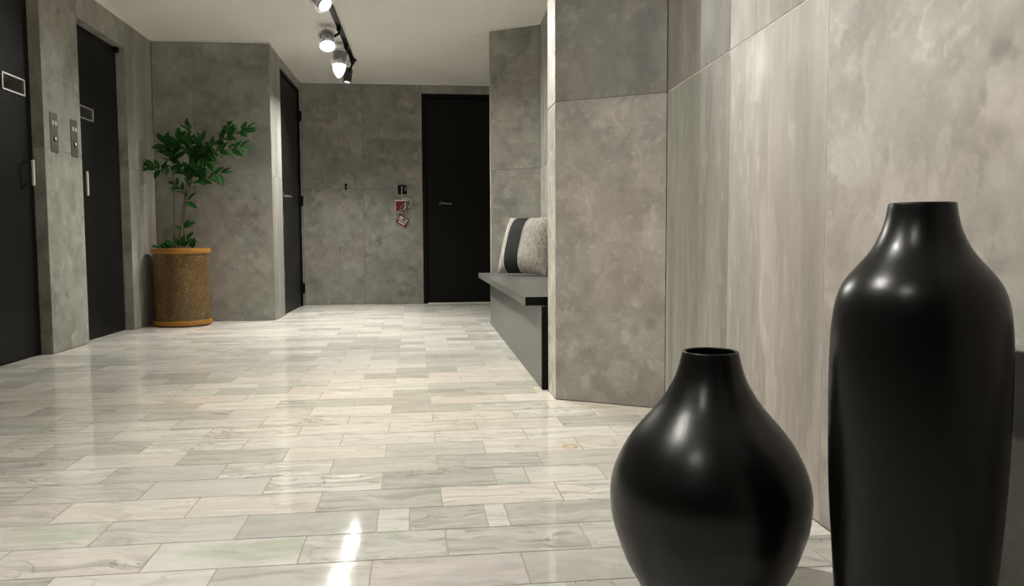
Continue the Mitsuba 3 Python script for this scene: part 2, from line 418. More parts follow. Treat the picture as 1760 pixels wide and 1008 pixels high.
wall("wall_front", "grey slab wall behind the viewer", (0, Y_REAR, 0), X_AXIS, Y_AXIS,
     [(a, a + 0.62, z0, z1, 0) for a in (X_LEFT, X_LEFT + .62, X_LEFT + 1.24, X_LEFT + 1.86, X_LEFT + 2.48) for z0, z1 in ((0, Z_COURSE), (Z_COURSE, TOP))])
wall("wall_lobby", "grey slab wall at the far right beyond the end door", (1.5, 0, 0), Y_AXIS, -X_AXIS,
     [(5.7, Y_BACK, 0, Z_COURSE, 0), (5.7, Y_BACK, Z_COURSE, TOP, 0)])

# ceiling and the pale shadow-line strip under it
obj("ceiling", cbox(X_LEFT - 0.15, 1.7, Y_REAR - 0.1, Y_BACK + 0.1, Z_CEIL, Z_CEIL + 0.08, 0.003), "plaster_material",
    label="plain off white plaster ceiling", category="ceiling", kind="structure")


def trim(a, b, n, label):
    a, b = np.array([*a, 0.0]), np.array([*b, 0.0]); n = np.array([*n, 0.0])
    L = np.linalg.norm(b - a); u = (b - a) / L
    m = place(cbox(0, L, -0.002, 0.007, Z_CEIL - 0.013, Z_CEIL + 0.002, 0.0012), a, u, n, np.array([0, 0, 1.0]))
    k = f"trim_{len([x for x in scene if x.startswith('trim_')]) + 1}"
    if np.linalg.det(np.stack([u, n, [0, 0, 1]])) < 0: m.invert()
    obj(k, m, "pale_trim_material", label=label, category="trim", kind="structure")


trim((X_LEFT, 0.0), (X_LEFT, Y_CORNER), (1, 0), "thin pale strip where the left wall meets the ceiling")
trim((X_LEFT, Y_CORNER), (X_PASS, Y_CORNER), (0, -1), "thin pale strip along the ceiling above the plant")
trim((X_PASS, Y_CORNER), (X_PASS, Y_BACK), (1, 0), "thin pale strip along the ceiling above the side door")
trim((X_PASS, Y_BACK), (1.4, Y_BACK), (0, -1), "thin pale strip along the ceiling above the end door")
trim(ALC[:2], ALC1[:2], mid_n[:2], "thin pale strip along the ceiling above the cushion")
trim((ALC1[0], ALC1[1]), (ALC1[0], 3.4), (-1, 0), "thin pale strip along the ceiling above the bench")

# ------------------------------------------------------------------ floor tiles
GA = math.atan(0.0171)
G_U, G_V = np.array([math.cos(GA), math.sin(GA)]), np.array([-math.sin(GA), math.cos(GA)])
G_O = np.array([0.0, 1.5698])
PITCH_U, PITCH_V, JOINT = 0.3017, 0.1524, 0.0030
E1 = MID[:2]; R_END = RIGHT0 + RIGHT_U * 7.68
room = Polygon([(X_LEFT, Y_REAR), (R_END[0], Y_REAR), RIGHT0[:2], E1, (MID[0], 3.318), (ALC1[0], 3.318), ALC1[:2], ALC[:2], (0.503, 6.235), (1.5, 5.9), (1.5, Y_BACK),
                (X_PASS, Y_BACK), (X_PASS, Y_CORNER), (X_LEFT, Y_CORNER), (X_LEFT, D2[1]), (wd, D2[1]), (wd, D2[0]), (X_LEFT, D2[0]), (X_LEFT, D1[1]), (wd, D1[1]), (wd, D1[0]), (X_LEFT, D1[0])]).buffer(0)
fl = obj("floor", cbox(X_LEFT - 0.2, 1.7, Y_REAR - 0.1, Y_BACK + 0.1, -0.08, -0.0013, 0.003), "floor_grout_material",
         label="polished floor of pale marble strip tiles", category="floor", kind="structure")
EXTRA = {1: [-0.043, 0.134], 3: [0.275]}              # rows with cut pieces
KIND = {(-1, -0.119): 3, (0, -0.567): 2, (0, -0.265): 4, (1, -0.418): 1, (1, -1.019): 2, (2, -0.57): 0, (3, -0.713): 1, (4, -0.261): 1, (4, 0.036): 1, (5, -0.112): 1, (5, 0.190): 0,
        (3, 0.188): 1, (4, 0.344): 1, (1, -0.719): 1, (4, -0.868): 1, (3, -0.413): 0}
tiles = []
for row in range(-43, 46):
    base = 0.185 if row % 2 else 0.036
    cuts = sorted([base + PITCH_U * k for k in range(-12, 9)] + EXTRA.get(row, []))
    for a, b in zip(cuts[:-1], cuts[1:]):
        kind = next((v for (r, s), v in KIND.items() if r == row and abs(s - a) < 0.02), None)
        if kind is None:
            kind = 1 if rng.random() < (0.16 if row > 5 else 0.05) else 0
        q = [G_O + G_U * s + G_V * t for s, t in ((a, row * PITCH_V), (b, row * PITCH_V), (b, (row + 1) * PITCH_V), (a, (row + 1) * PITCH_V))]
        poly = Polygon(q).buffer(-JOINT / 2, join_style=2).intersection(room.buffer(-0.001, join_style=2))
        for g in getattr(poly, "geoms", [poly]):
            if g.area > 2e-4:
                tiles.append((g, row, a, kind))


def tile_mesh(g, row, a, kind, num):
    ring = np.array(g.simplify(1e-4).exterior.coords)[:-1]
    if g.exterior.is_ccw is False: ring = ring[::-1]
    inner = np.array(g.buffer(-0.0004, join_style=2).simplify(1e-4).exterior.coords)[:-1]
    dz = 0.0
    if not g.buffer(-0.0004, join_style=2).exterior.is_ccw: inner = inner[::-1]
    n = len(ring)
    if len(inner) != n:
        inner = ring + 0.0
    else:
        s = np.argmin(np.linalg.norm(inner - ring[0], axis=1)); inner = np.roll(inner, -s, axis=0)
    v = np.vstack([np.c_[inner, np.full(n, dz)], np.c_[ring, np.full(n, dz - 0.0008)], np.c_[ring, np.full(n, -0.006)]])
    f = [list(t) for t in trimesh.creation.triangulate_polygon(Polygon(inner), engine="earcut")[1]] if n != 4 else [[0, 1, 2], [0, 2, 3]]
    if n != 4:
        tv, tf = trimesh.creation.triangulate_polygon(Polygon(inner), engine="earcut")
        near = [int(np.argmin(np.linalg.norm(inner - p, axis=1))) for p in tv]
        f = [[near[i] for i in t] for t in tf]
        for t in f:
            p = inner[t]
            if (p[1] - p[0])[0] * (p[2] - p[0])[1] - (p[1] - p[0])[1] * (p[2] - p[0])[0] < 0: t.reverse()
    for r in (0, n):
        for j in range(n):
            k = (j + 1) % n
            f += [[r + j, r + n + j, r + n + k], [r + j, r + n + k, r + k]]
    loc = np.c_[(v[:, :2] - G_O) @ G_U - a, (v[:, :2] - G_O) @ G_V - row * PITCH_V]
    return trimesh.Trimesh(v, f, process=False), np.c_[20 * kind + 5 + loc[:, 0], 20 * num + 5 + loc[:, 1]]


def in_view(g):
    c = np.array([*g.centroid.coords[0], 0.0]) - [0, 0, EYE_H]
    z = c @ _f
    return z > 0.3 and abs(c @ _r) / z < 0.72 and (c @ _d) / z < 0.43


seen = sorted([t for t in tiles if in_view(t[0])], key=lambda t: t[0].centroid.y)
near_ids = {id(t) for t in seen[:295]}
far, far_uv = [], []
for i, t in enumerate(tiles):
    m, uv = tile_mesh(*t, i)
    if id(t) in near_ids:
        obj("tile", m, "marble_material", fl, uv=uv)
    else:
        far.append(m); far_uv.append(uv)
obj("paving", cat(*far), "marble_material", fl, uv=np.vstack(far_uv), kind="stuff", label="pale marble strip tiles farther down the hall")

# ------------------------------------------------------------------ lift doors (door_1, door_2)
def lift_door(name, label, span, near_shift):
    y0, y1 = span
    k = obj(name, cbox(wd - 0.045, wd, y0 - 0.02, y1 + 0.02, 0.006, D_TOP + 0.015, 0.002), "black_paint_material", label=label, category="door", kind="structure")
    wy0, wy1, wz0, wz1 = y1 - 0.311, y1 - 0.071, 1.464, 1.560
    if near_shift: wy0, wy1, wz0, wz1 = y1 - 0.683, y1 - 0.443, 1.458, 1.546
    t, d = 0.011, 0.010
    fr = cat(cbox(wd - 0.004, wd + d, wy0, wy1, wz0, wz0 + t, .0015), cbox(wd - 0.004, wd + d, wy0, wy1, wz1 - t, wz1, .0015),
             cbox(wd - 0.004, wd + d, wy0, wy0 + t, wz0 + t, wz1 - t, .0015), cbox(wd - 0.004, wd + d, wy1 - t, wy1, wz0 + t, wz1 - t, .0015))
    obj("window_frame", fr, "chrome_material", k, label="silver frame of the small viewing window")
    obj("pane", cbox(wd - 0.002, wd + 0.002, wy0 + t, wy1 - t, wz0 + t, wz1 - t, .0004), "dark_glass_material", k, label="dark glass pane")
    hy, z0, z1 = (y1 - 0.10, 0.968, 1.112) if not near_shift else (y1 - 0.675, 0.953, 1.112)
    out = 0.048
    grip = cbox(wd + out - 0.009, wd + out + 0.004, hy - 0.011, hy + 0.011, z0, z1, 0.003)
    hd = obj("handle", grip, "pale_metal_material", k, label="pale metal pull handle")
    for z in (z0 + 0.009, z1 - 0.009):
        obj("bracket", cbox(wd - 0.002, wd + out - 0.008, hy - 0.007, hy + 0.007, z - 0.006, z + 0.006, 0.002), "dark_metal_material", hd)
    return k


lift_door("door_1", "nearer black lift door at the left edge with a small silver framed window", D1, False)
d2 = lift_door("door_2", "farther black lift door between the call panels and the potted plant", D2, True)
obj("closer", cbox(wd - 0.002, wd + 0.030, D2[1] - 0.052, D2[1] - 0.006, D_TOP - 0.036, D_TOP - 0.002, 0.003), "black_frame_material", d2, label="small black block at the top corner")

for y0, y1, lab in ((4.867, 4.960, "left brushed metal lift call panel with three buttons, beside the nearer lift door"),
                    (5.132, 5.222, "right brushed metal lift call panel with three buttons, beside the farther lift door")):
    k = thing("call_panel", lab, "call panel", "lift call panels on the pier")
    obj("plate", cbox(X_LEFT - 0.001, X_LEFT + 0.004, y0, y1, 1.178, 1.408, 0.0015), "brushed_material", k)
    for dy, z in ((0.032, 1.350), (0.068, 1.350)):
        obj("button", cbox(X_LEFT + 0.003, X_LEFT + 0.006, y0 + dy - 0.009, y0 + dy + 0.009, z - 0.013, z + 0.013, 0.0012), "white_plastic_material", k, label="small white indicator")
    c = (X_LEFT + 0.003, y0 + 0.052, 1.259)
    obj("button_ring", turned([(0, 0), (0.016, 0), (0.016, 0.004), (0.0135, 0.0055), (0.012, 0.004), (0, 0.004)], c, (1, 0, 0)), "black_frame_material", k, label="dark ring of the round button")
    obj("button", turned([(0, 0.0), (0.0115, 0.0), (0.0115, 0.005), (0.010, 0.0062), (0, 0.0066)], c, (1, 0, 0)), "white_plastic_material", k, label="round white button")

# ------------------------------------------------------------------ side door (door_3)
def lever(parent, at, along, out, length=0.125):
    """Rosette, neck and lever arm; along: direction the lever points, out: away from the door."""
    at, along, out = (np.array(v, float) for v in (at, along, out))
    obj("rosette", turned([(0, 0), (0.026, 0), (0.026, 0.006), (0.023, 0.009), (0, 0.009)], at, out), "dark_metal_material", parent)
    pts = [at + out * 0.006, at + out * 0.040, at + out * 0.050 + along * 0.012, at + out * 0.052 + along * 0.04, at + out * 0.050 + along * length]
    obj("lever", tube(pts, [0.009, 0.009, 0.010, 0.0095, 0.009], 12), "brushed_material", parent, smooth=40, label="grey metal lever handle")


k3 = thing("door_3", "black side door in the short wall, with a lever handle and hinges", "door", kind="structure")
xd = X_PASS - 0.018
ft = 0.028
obj("door_frame", cat(cbox(xd - 0.05, X_PASS - 0.002, D3[0], D3[0] + ft, 0, D3[2], .002), cbox(xd - 0.05, X_PASS - 0.002, D3[1] - ft * .5, D3[1], 0, D3[2], .002),
                      cbox(xd - 0.05, X_PASS - 0.002, D3[0] + ft, D3[1] - ft * .5, D3[2] - ft, D3[2], .002)), "black_frame_material", k3)
obj("leaf", cbox(xd - 0.04, xd, D3[0] + ft + 0.004, D3[1] - ft * .5 - 0.003, 0.008, D3[2] - ft - 0.004, .0025), "black_paint_material", k3)
lever(k3, (xd, 7.205, 1.055), (0, 1, 0), (1, 0, 0))
obj("lock_plate", cbox(xd - 0.001, xd + 0.003, 7.19, 7.222, 0.985, 1.10, .001), "dark_metal_material", k3)
for z0, z1 in ((0.80, 0.895), (0.30, 0.38)):
    obj("strike_plate", cbox(xd - 0.001, xd + 0.003, D3[0] + 0.075, D3[0] + 0.105, z0, z1, .001), "white_plastic_material", k3, label="bright scratched strip near the door edge")
for z in (1.905, 1.062, 0.18):
    obj("hinge", tube([(X_PASS + 0.008, D3[1] - 0.004, z - 0.05), (X_PASS + 0.008, D3[1] - 0.004, z + 0.05)], 0.011, 10), "black_frame_material", k3, smooth=40)
obj("kick_line", cbox(xd - 0.001, xd + 0.0012, D3[0] + 0.25, D3[0] + 0.62, 0.205, 0.210, .0004), "dark_metal_material", k3)

# ------------------------------------------------------------------ end door (door_4)
k4 = thing("door_4", "black door at the end of the hall, right of the red box", "door", kind="structure")
yd = Y_BACK + 0.022
fw = 0.040
obj("door_frame", cat(cbox(D4[0], D4[0] + fw, Y_BACK - 0.004, Y_BACK + 0.07, 0, D4[2], .002), cbox(D4[1] - fw, D4[1], Y_BACK - 0.004, Y_BACK + 0.07, 0, D4[2], .002),
                      cbox(D4[0] + fw, D4[1] - fw, Y_BACK - 0.004, Y_BACK + 0.07, D4[2] - fw, D4[2], .002)), "black_frame_material", k4)
obj("leaf", cbox(D4[0] + fw + 0.004, D4[1] - fw - 0.004, yd, yd + 0.035, 0.008, D4[2] - fw - 0.004, .0025), "black_paint_material", k4)
obj("stile_line", cbox(0.118, 0.122, yd - 0.001, yd + 0.002, 0.02, 2.08, .0005), "black_frame_material", k4)
lever(k4, (0.150, yd, 1.045), (1, 0, -0.10), (0, -1, 0), 0.115)
obj("rail_line", cbox(0.012, 0.118, yd - 0.0012, yd + 0.002, 1.012, 1.018, .0005), "black_frame_material", k4)
obj("threshold", cbox(D4[0] + fw, D4[1] - fw, Y_BACK + 0.005, Y_BACK + 0.06, -0.001, 0.007, .001), "pale_trim_material", k4, label="pale threshold strip")

# ------------------------------------------------------------------ things on the far wall
yb = Y_BACK
ko = thing("wall_socket", "open black socket plate on the far wall above the red box", "socket")
obj("plate", cat(cbox(-0.288, -0.199, yb - 0.010, yb + 0.001, 1.136, 1.228, .002)), "black_frame_material", ko)
obj("latch", cbox(-0.222, -0.206, yb - 0.014, yb - 0.009, 1.165, 1.215, .002), "brushed_material", ko, label="grey metal clip on the plate")
obj("cable", tube([(-0.248, yb - 0.012, 1.215), (-0.248, yb - 0.018, 1.17), (-0.249, yb - 0.014, 1.12), (-0.250, yb - 0.016, 1.085)], 0.006, 8), "white_plastic_material", ko, smooth=True, label="white cable hanging out of the plate")
kr = thing("alarm_box", "small red box with a white top on the far wall, under the black socket", "alarm box")
prof = [(-0.312, 1.062), (-0.196, 1.062), (-0.203, 0.974), (-0.305, 0.974)]
m = trimesh.creation.extrude_polygon(Polygon(prof), 0.055)
obj("body", place(m, (0, yb, 0), X_AXIS, np.array([0, 0, 1.0]), np.array([0, -1.0, 0])), "red_material", kr)
obj("lid", cbox(-0.318, -0.190, yb - 0.060, yb, 1.060, 1.076, .003), "white_plastic_material", kr, label="white lid")
obj("side_panel", cbox(-0.318, -0.309, yb - 0.050, yb, 0.97, 1.06, .002), "white_plastic_material", kr, label="pale left edge")
ring = [(-0.243 + 0.016 * math.cos(t) + 0.02 * math.sin(t), yb - 0.060, 1.000 + 0.036 * math.sin(t)) for t in np.linspace(0, 2 * math.pi, 25)]
obj("cord", tube([(-0.245, yb - 0.055, 1.085), (-0.20, yb - 0.05, 1.092), (-0.165, yb - 0.045, 1.075), (-0.150, yb - 0.045, 1.045), (-0.165, yb - 0.04, 1.008), (-0.19, yb - 0.03, 1.005)], 0.0055, 8), "white_plastic_material", kr, smooth=True, label="white cord looping right")
obj("cord", tube([(-0.212, yb - 0.062, 1.05), (-0.207, yb - 0.068, 1.02), (-0.215, yb - 0.067, 0.985), (-0.228, yb - 0.062, 0.972)], 0.006, 8), "white_plastic_material", kr, smooth=True, label="white cord in front of the box")
obj("wire_loop", tube(ring, 0.0035, 6), "grey_print_material", kr, smooth=True, label="grey wire loop in front of the box")
for x, z in ((-0.285, 0.953), (-0.215, 0.957), (-0.252, 0.945)):
    obj("key", turned([(0, 0), (0.015, 0), (0.015, 0.004), (0, 0.004)], (x, yb - 0.03, z), (0, -1, 0), 16), "grey_print_material", kr, label="grey metal key hanging under the box")
kt = thing("tag_card", "red edged card hanging tilted under the red box", "card")
c, s = math.cos(-0.52), math.sin(-0.52)
tx, tz = np.array([c, 0, s]), np.array([-s, 0, c])
tc = np.array([-0.245, yb - 0.018, 0.862])


def on_tag(x0, x1, z0, z1, y0, y1):
    return place(cbox(x0, x1, y0, y1, z0, z1, .0008), tc, tx, Y_AXIS, tz)


obj("card", on_tag(-0.056, 0.056, -0.044, 0.044, -0.003, 0.003), "red_material", kt)
obj("print", on_tag(-0.048, 0.048, -0.012, 0.036, -0.0045, -0.0025), "grey_print_material", kt, label="grey printed field of the card")
obj("print", on_tag(-0.036, 0.040, -0.034, -0.020, -0.0045, -0.0025), "white_plastic_material", kt, label="white printed line on the card")
obj("print", on_tag(-0.040, -0.010, 0.022, 0.032, -0.006, -0.004), "white_plastic_material", kt, label="white patch at the card's corner")
obj("print", on_tag(0.000, 0.018, 0.004, 0.030, -0.006, -0.004), "dark_metal_material", kt, label="dark patch on the card")
obj("string", tube([(-0.252, yb - 0.022, 0.934), (-0.249, yb - 0.022, 0.920), (-0.246, yb - 0.02, 0.905)], 0.003, 6), "grey_print_material", kt, label="grey string")
kb = thing("wall_bracket", "tiny black metal fitting high on the far wall, left of the socket", "fitting")
obj("plate", cat(cbox(-0.826, -0.804, yb - 0.012, yb + 0.001, 1.214, 1.241, .002), cbox(-0.824, -0.806, yb - 0.020, yb + 0.001, 1.182, 1.206, .002)), "black_frame_material", kb)
obj("screw", turned([(0, 0), (0.005, 0), (0.004, 0.003), (0, 0.0035)], (-0.815, yb - 0.010, 1.210), (0, -1, 0), 12), "pale_metal_material", kb, label="pale screw")

ks = thing("wall_switch", "dark plate low on the right wall beside the tall vase", "switch plate")
sp = RIGHT0 + RIGHT_U * 1.781


def on_right(u0, u1, d0, d1, z0, z1, c=.0015):
    m = place(cbox(u0, u1, d0, d1, z0, z1, c), (*sp[:2], 0), RIGHT_U, right_n, np.array([0, 0, 1.0]))
    if np.linalg.det(np.stack([RIGHT_U, right_n, [0, 0, 1]])) < 0: m.invert()
    return m


obj("plate", on_right(0.022, 0.10, -0.001, 0.012, 0.358, 0.478), "dark_metal_material", ks)
obj("edge", on_right(0.016, 0.022, -0.001, 0.012, 0.356, 0.480), "pale_trim_material", ks, label="edge of the plate, coloured pale for the light it catches")  # painted highlight: pale colour for light caught along the plate edge

# ------------------------------------------------------------------ bench
kbn = thing("bench", "built in grey bench with a thick top in the wall alcove", "bench")
TOPZ, UND = 0.400, 0.362
top_poly = Polygon([(0.424, 3.385), (0.400, 6.118), (0.500, 6.118), (0.500, 6.098), ALC1[:2] + [-0.004, -0.006], (ALC1[0] - 0.004, 3.385)])
tp = trimesh.creation.extrude_polygon(top_poly, TOPZ - UND, engine="earcut"); tp.apply_translation([0, 0, UND])
obj("top", tp, "bench_material", kbn)
obj("front_panel", cbox(0.489, 0.509, 3.339, 6.095, 0.002, UND, .0015), "bench_material", kbn)
obj("painted_end_shade", cbox(0.426, ALC1[0] - 0.005, 3.3825, 3.385, UND + 0.0005, TOPZ - 0.0005, .0008), "black_frame_material", kbn, label="dark colour standing for shade on the end of the top")  # dark strip paints the shade of the top's unlit near end
obj("end_panel", cbox(0.4885, 0.85, 3.322, 3.339, 0.002, UND, .0015), "black_frame_material", kbn)  # same bench end, coloured black to stand for its unlit shade

# ------------------------------------------------------------------ cushion
kp = thing("cushion", "grey linen cushion with a broad black stripe, leaning on the bench", "cushion")
def pillow_surface(s, t, w=0.44, h=0.43, thick=0.098):
    """Front half of the cushion: s, t in [-1, 1]."""
    pinch = 1 - 0.045 * (1 - np.abs(t) ** 2) * np.abs(s) ** 3
    pinch2 = 1 - 0.045 * (1 - np.abs(s) ** 2) * np.abs(t) ** 3
    y = thick * np.clip(1 - np.abs(s) ** 3.2, 0, 1) ** 0.62 * np.clip(1 - np.abs(t) ** 3.2, 0, 1) ** 0.62
    wr = 0.006 * (meshkit.fbm(np.stack([s * 2.5, t * 2.5, 0 * s], -1), 3, 4) - 0.5) * np.minimum(1, 4 * y / thick)
    return np.stack([s * pinch * w / 2, -(y + wr), t * pinch2 * h / 2], -1)


def pillow_patch(s0, s1, ns, nt, lift=0.0, back=True):
    s, t = np.meshgrid(np.linspace(s0, s1, ns), np.linspace(-1, 1, nt), indexing="ij")
    fr = pillow_surface(s, t) - [0, lift, 0]
    bk = pillow_surface(s, t) * [1, -0.8, 1] + [0, lift, 0]
    def grid(v, flip):
        i, j = np.meshgrid(np.arange(ns - 1), np.arange(nt - 1), indexing="ij"); i, j = i.ravel(), j.ravel()
        q = np.stack([i * nt + j, (i + 1) * nt + j, (i + 1) * nt + j + 1, i * nt + j + 1], -1)
        f = np.vstack([q[:, [0, 1, 2]], q[:, [0, 2, 3]]])
        return trimesh.Trimesh(v.reshape(-1, 3), f[:, ::-1] if flip else f, process=False)
    uv = np.c_[s.ravel() * 0.22, t.ravel() * 0.22]
    if not back: return grid(fr, False), uv
    return cat(grid(fr, False), grid(bk, True)), np.vstack([uv, uv + 3])


pa = math.radians(47); lean = math.radians(19)
px_ = np.array([math.cos(pa), -math.sin(pa), 0])
ph = np.array([math.sin(pa), math.cos(pa), 0])
pz_ = ph * math.sin(lean) + np.array([0, 0, 1.0]) * math.cos(lean)
py_ = np.cross(pz_, px_)
pc_ = np.array([0.515, 5.640, TOPZ + 0.012]) + px_ * 0.21 + pz_ * 0.212
for nm, (a, b, lift), mat in (("cover", (-1, 1, 0), "linen_material"), ("stripe", (-0.54, 0.06, 0.0016), "black_cloth_material")):
    m, uv = pillow_patch(a, b, 41 if nm == "cover" else 13, 41, lift)
    obj(nm, place(m, pc_, px_, py_, pz_), mat, kp, smooth=True, uv=uv, label="broad black stripe down the cushion" if nm == "stripe" else None)
for sx in (-0.55, 0.07):
    t = np.linspace(-0.985, 0.985, 40); pts = pillow_surface(np.full_like(t, sx), t) - [0, 0.001, 0]
    w = pc_ + pts[:, :1] * px_ + pts[:, 1:2] * py_ + pts[:, 2:] * pz_
    obj("piping", tube(w, 0.0028, 6), "piping_material", kp, smooth=True, label="pale seam beside the stripe")

# ------------------------------------------------------------------ vases
from scipy.interpolate import CubicSpline
def vase(name, label, center, zs, rs, z_foot, r_foot, girth, wall_t=0.007):
    rs, r_foot = np.array(rs) * girth, r_foot * girth
    cs = CubicSpline(zs, rs)
    zz = np.linspace(zs[0], zs[-1], 90)
    rr = cs(zz)
    top, rt = zs[-1], rs[-1]
    prof = [(0, 0.004), (r_foot - 0.02, 0.004), (r_foot - 0.012, 0.0), (r_foot - 0.004, 0.0008), (r_foot, 0.005)]
    prof += [(r, z) for r, z in zip(rr[zz > 0.012], zz[zz > 0.012])]
    prof += [(rt - 0.0008, top + 0.0016), (rt - 0.0025, top + 0.0025), (rt - 0.0045, top + 0.0022), (rt - 0.006, top + 0.0006)]
    inner = [(max(r - wall_t, 0.01), z) for r, z in zip(rr[::-3], zz[::-3]) if z < top - 0.004 and z > 0.03]
    prof += inner + [(0, 0.03)]
    obj(name, lathe(prof, 128, center), "vase_material", smooth=True, label=label, category="vase")


vase("vase", "shorter black round bellied vase with a narrow neck, left of the tall one", (0.4852, 1.300),
     [0.0, 0.038, 0.061, 0.084, 0.107, 0.130, 0.154, 0.177, 0.200, 0.223, 0.247, 0.269, 0.292, 0.315, 0.337, 0.361, 0.383, 0.405, 0.428, 0.4495],
     [0.096, 0.122, 0.136, 0.148, 0.157, 0.165, 0.172, 0.175, 0.1765, 0.1745, 0.168, 0.158, 0.145, 0.128, 0.1085, 0.088, 0.0735, 0.062, 0.0543, 0.049], 0, 0.096, 0.9687)
vase("vase", "tall black bottle shaped vase at the right edge, beside the round one", (0.6805, 1.020),
     [0.0, 0.08, 0.153, 0.211, 0.268, 0.326, 0.383, 0.439, 0.495, 0.540, 0.562, 0.579, 0.595, 0.611, 0.628, 0.645, 0.661, 0.675, 0.690],
     [0.094, 0.107, 0.1165, 0.121, 0.1253, 0.128, 0.1294, 0.130, 0.129, 0.125, 0.120, 0.1125, 0.1007, 0.0855, 0.071, 0.0612, 0.0545, 0.0508, 0.0482], 0, 0.094, 0.8863)

# ------------------------------------------------------------------ planter and plant
PC = (-1.912, 6.385)
kpl = thing("planter", "tall brown planter with glossy amber rim and foot, in the corner", "planter")
side = [(0.201, 0.040), (0.201, 0.10), (0.2015, 0.30), (0.202, 0.50), (0.202, 0.565)]
m = lathe(side, 96, PC)
ang = np.tile(np.arange(96) * 2 * np.pi / 96 * 0.201, len(side))
obj("body", m, "coir_material", kpl, smooth=True, uv=np.c_[ang, m.vertices[:, 2]])
obj("foot", lathe([(0, 0.004), (0.193, 0.004), (0.210, 0.008), (0.217, 0.018), (0.218, 0.034), (0.214, 0.043), (0.202, 0.045), (0, 0.045)], 96, PC), "amber_wood_material", kpl, smooth=30, label="glossy amber foot ring")
obj("glide", lathe([(0, 0), (0.19, 0), (0.19, 0.005), (0, 0.005)], 48, PC), "black_frame_material", kpl)
obj("rim", lathe([(0.193, 0.560), (0.210, 0.562), (0.218, 0.570), (0.218, 0.592), (0.214, 0.600), (0.193, 0.602), (0.178, 0.600), (0.176, 0.560), (0.193, 0.560)], 96, PC), "amber_wood_material", kpl, smooth=30, label="glossy amber rim")
obj("soil", lathe([(0.177, 0.580), (0.15, 0.590), (0.08, 0.598), (0, 0.600)], 40, PC), "soil_material", kpl, smooth=True)

kf = thing("potted_plant", "tall green leafy plant with thin stems growing from the brown planter", "plant")
US = 0.00474                                          # size of one drawing unit of the plant


def pp(x, z, y=0.0):
    return np.array([PC[0] + x * US, PC[1] + y * US, 0.603 + z * US])


def spline(pts, n=14):
    pts = np.array(pts, float); t = np.r_[0, np.cumsum(np.linalg.norm(np.diff(pts, axis=0), axis=1))]
    if len(pts) < 3: return np.array([np.interp(np.linspace(0, t[-1], n), t, pts[:, k]) for k in range(3)]).T
    return CubicSpline(t, pts)(np.linspace(0, t[-1], n))


def leaf_mesh(length, width, droop, fold):
    n = 7; t = np.linspace(0, 1, n)
    w = width / 2 * np.sin(np.pi * t ** 0.82) ** 0.85; w[0], w[-1] = 0.0015, 0.0003
    zc = -droop * length * t ** 2
    v = np.vstack([np.c_[t * length, -w, zc + fold * w], np.c_[t * length, 0 * w, zc], np.c_[t * length, w, zc + fold * w]])
    f = []
    for i in range(n - 1):
        f += [[i, i + 1, n + i + 1], [i, n + i + 1, n + i], [n + i, n + i + 1, 2 * n + i + 1], [n + i, 2 * n + i + 1, 2 * n + i]]
    return trimesh.Trimesh(v, f, process=False), np.vstack([np.c_[t, -np.ones(n)], np.c_[t, np.zeros(n)], np.c_[t, np.ones(n)]])


LEAVES = []
for L, W, dr_, fo in ((0.112, 0.050, 0.22, 0.25), (0.100, 0.046, 0.34, 0.35), (0.086, 0.040, 0.16, 0.20), (0.066, 0.030, 0.26, 0.3), (0.048, 0.017, 0.1, 0.2), (0.118, 0.046, 0.38, 0.3)):
    m, uv = leaf_mesh(L, W, dr_, fo)
    LEAVES.append(mikit.ply(m, "leaf_material", smooth=True, uv=uv))
_leaf_count = [0]


def leaf(at, d, size, roll):
    d = np.asarray(d, float); d /= np.linalg.norm(d)
    up = np.array([0.1, -0.75, 0.65]) if abs(d @ [0.1, -0.75, 0.65]) < 0.9 else np.array([1.0, 0, 0.2])
    side = np.cross(up, d); side /= np.linalg.norm(side); up = np.cross(d, side)
    c_, s_ = math.cos(roll), math.sin(roll)
    side, up = side * c_ + up * s_, up * c_ - side * s_
    m = np.eye(4); m[:3, 0], m[:3, 1], m[:3, 2], m[:3, 3] = d, side, up, at
    obj("leaf", LEAVES[size], None, kf, to_world=T(m.tolist()))
    _leaf_count[0] += 1


def branch(pts, radius, leaves, sizes=(0, 1, 2), start=0.1, spread=0.85, tip=True, end=1.0):
    p = spline([pp(*q) for q in pts], 18)
    obj("stem", tube(p, np.linspace(radius, radius * 0.5, len(p)), 7), "stem_material", kf, smooth=True)
    leaves = int(leaves * 1.3 + 0.5)
    for i in range(leaves):
        f = start + (end - start) * (i + 0.5) / leaves
        x = f * (len(p) - 1); k = min(int(x), len(p) - 2)
        at = p[k] + (p[k + 1] - p[k]) * (x - k); d = p[k + 1] - p[k]; d /= np.linalg.norm(d)
        perp = np.cross(d, [0, 1.0, 0]); perp /= np.linalg.norm(perp)
        s = 1 if i % 2 else -1
        dd = d * rng.uniform(0.35, 1.15) + s * perp * spread * rng.uniform(0.3, 1.35) + np.array([rng.uniform(-.15, .15), rng.uniform(-0.85, 0.3), rng.uniform(-.2, .2)])
        leaf(at, dd, sizes[int(rng.integers(len(sizes)))], rng.uniform(-0.9, 0.9))
    if tip:
        d = p[-1] - p[-3]; leaf(p[-1], d, sizes[-1], rng.uniform(-0.4, 0.4))


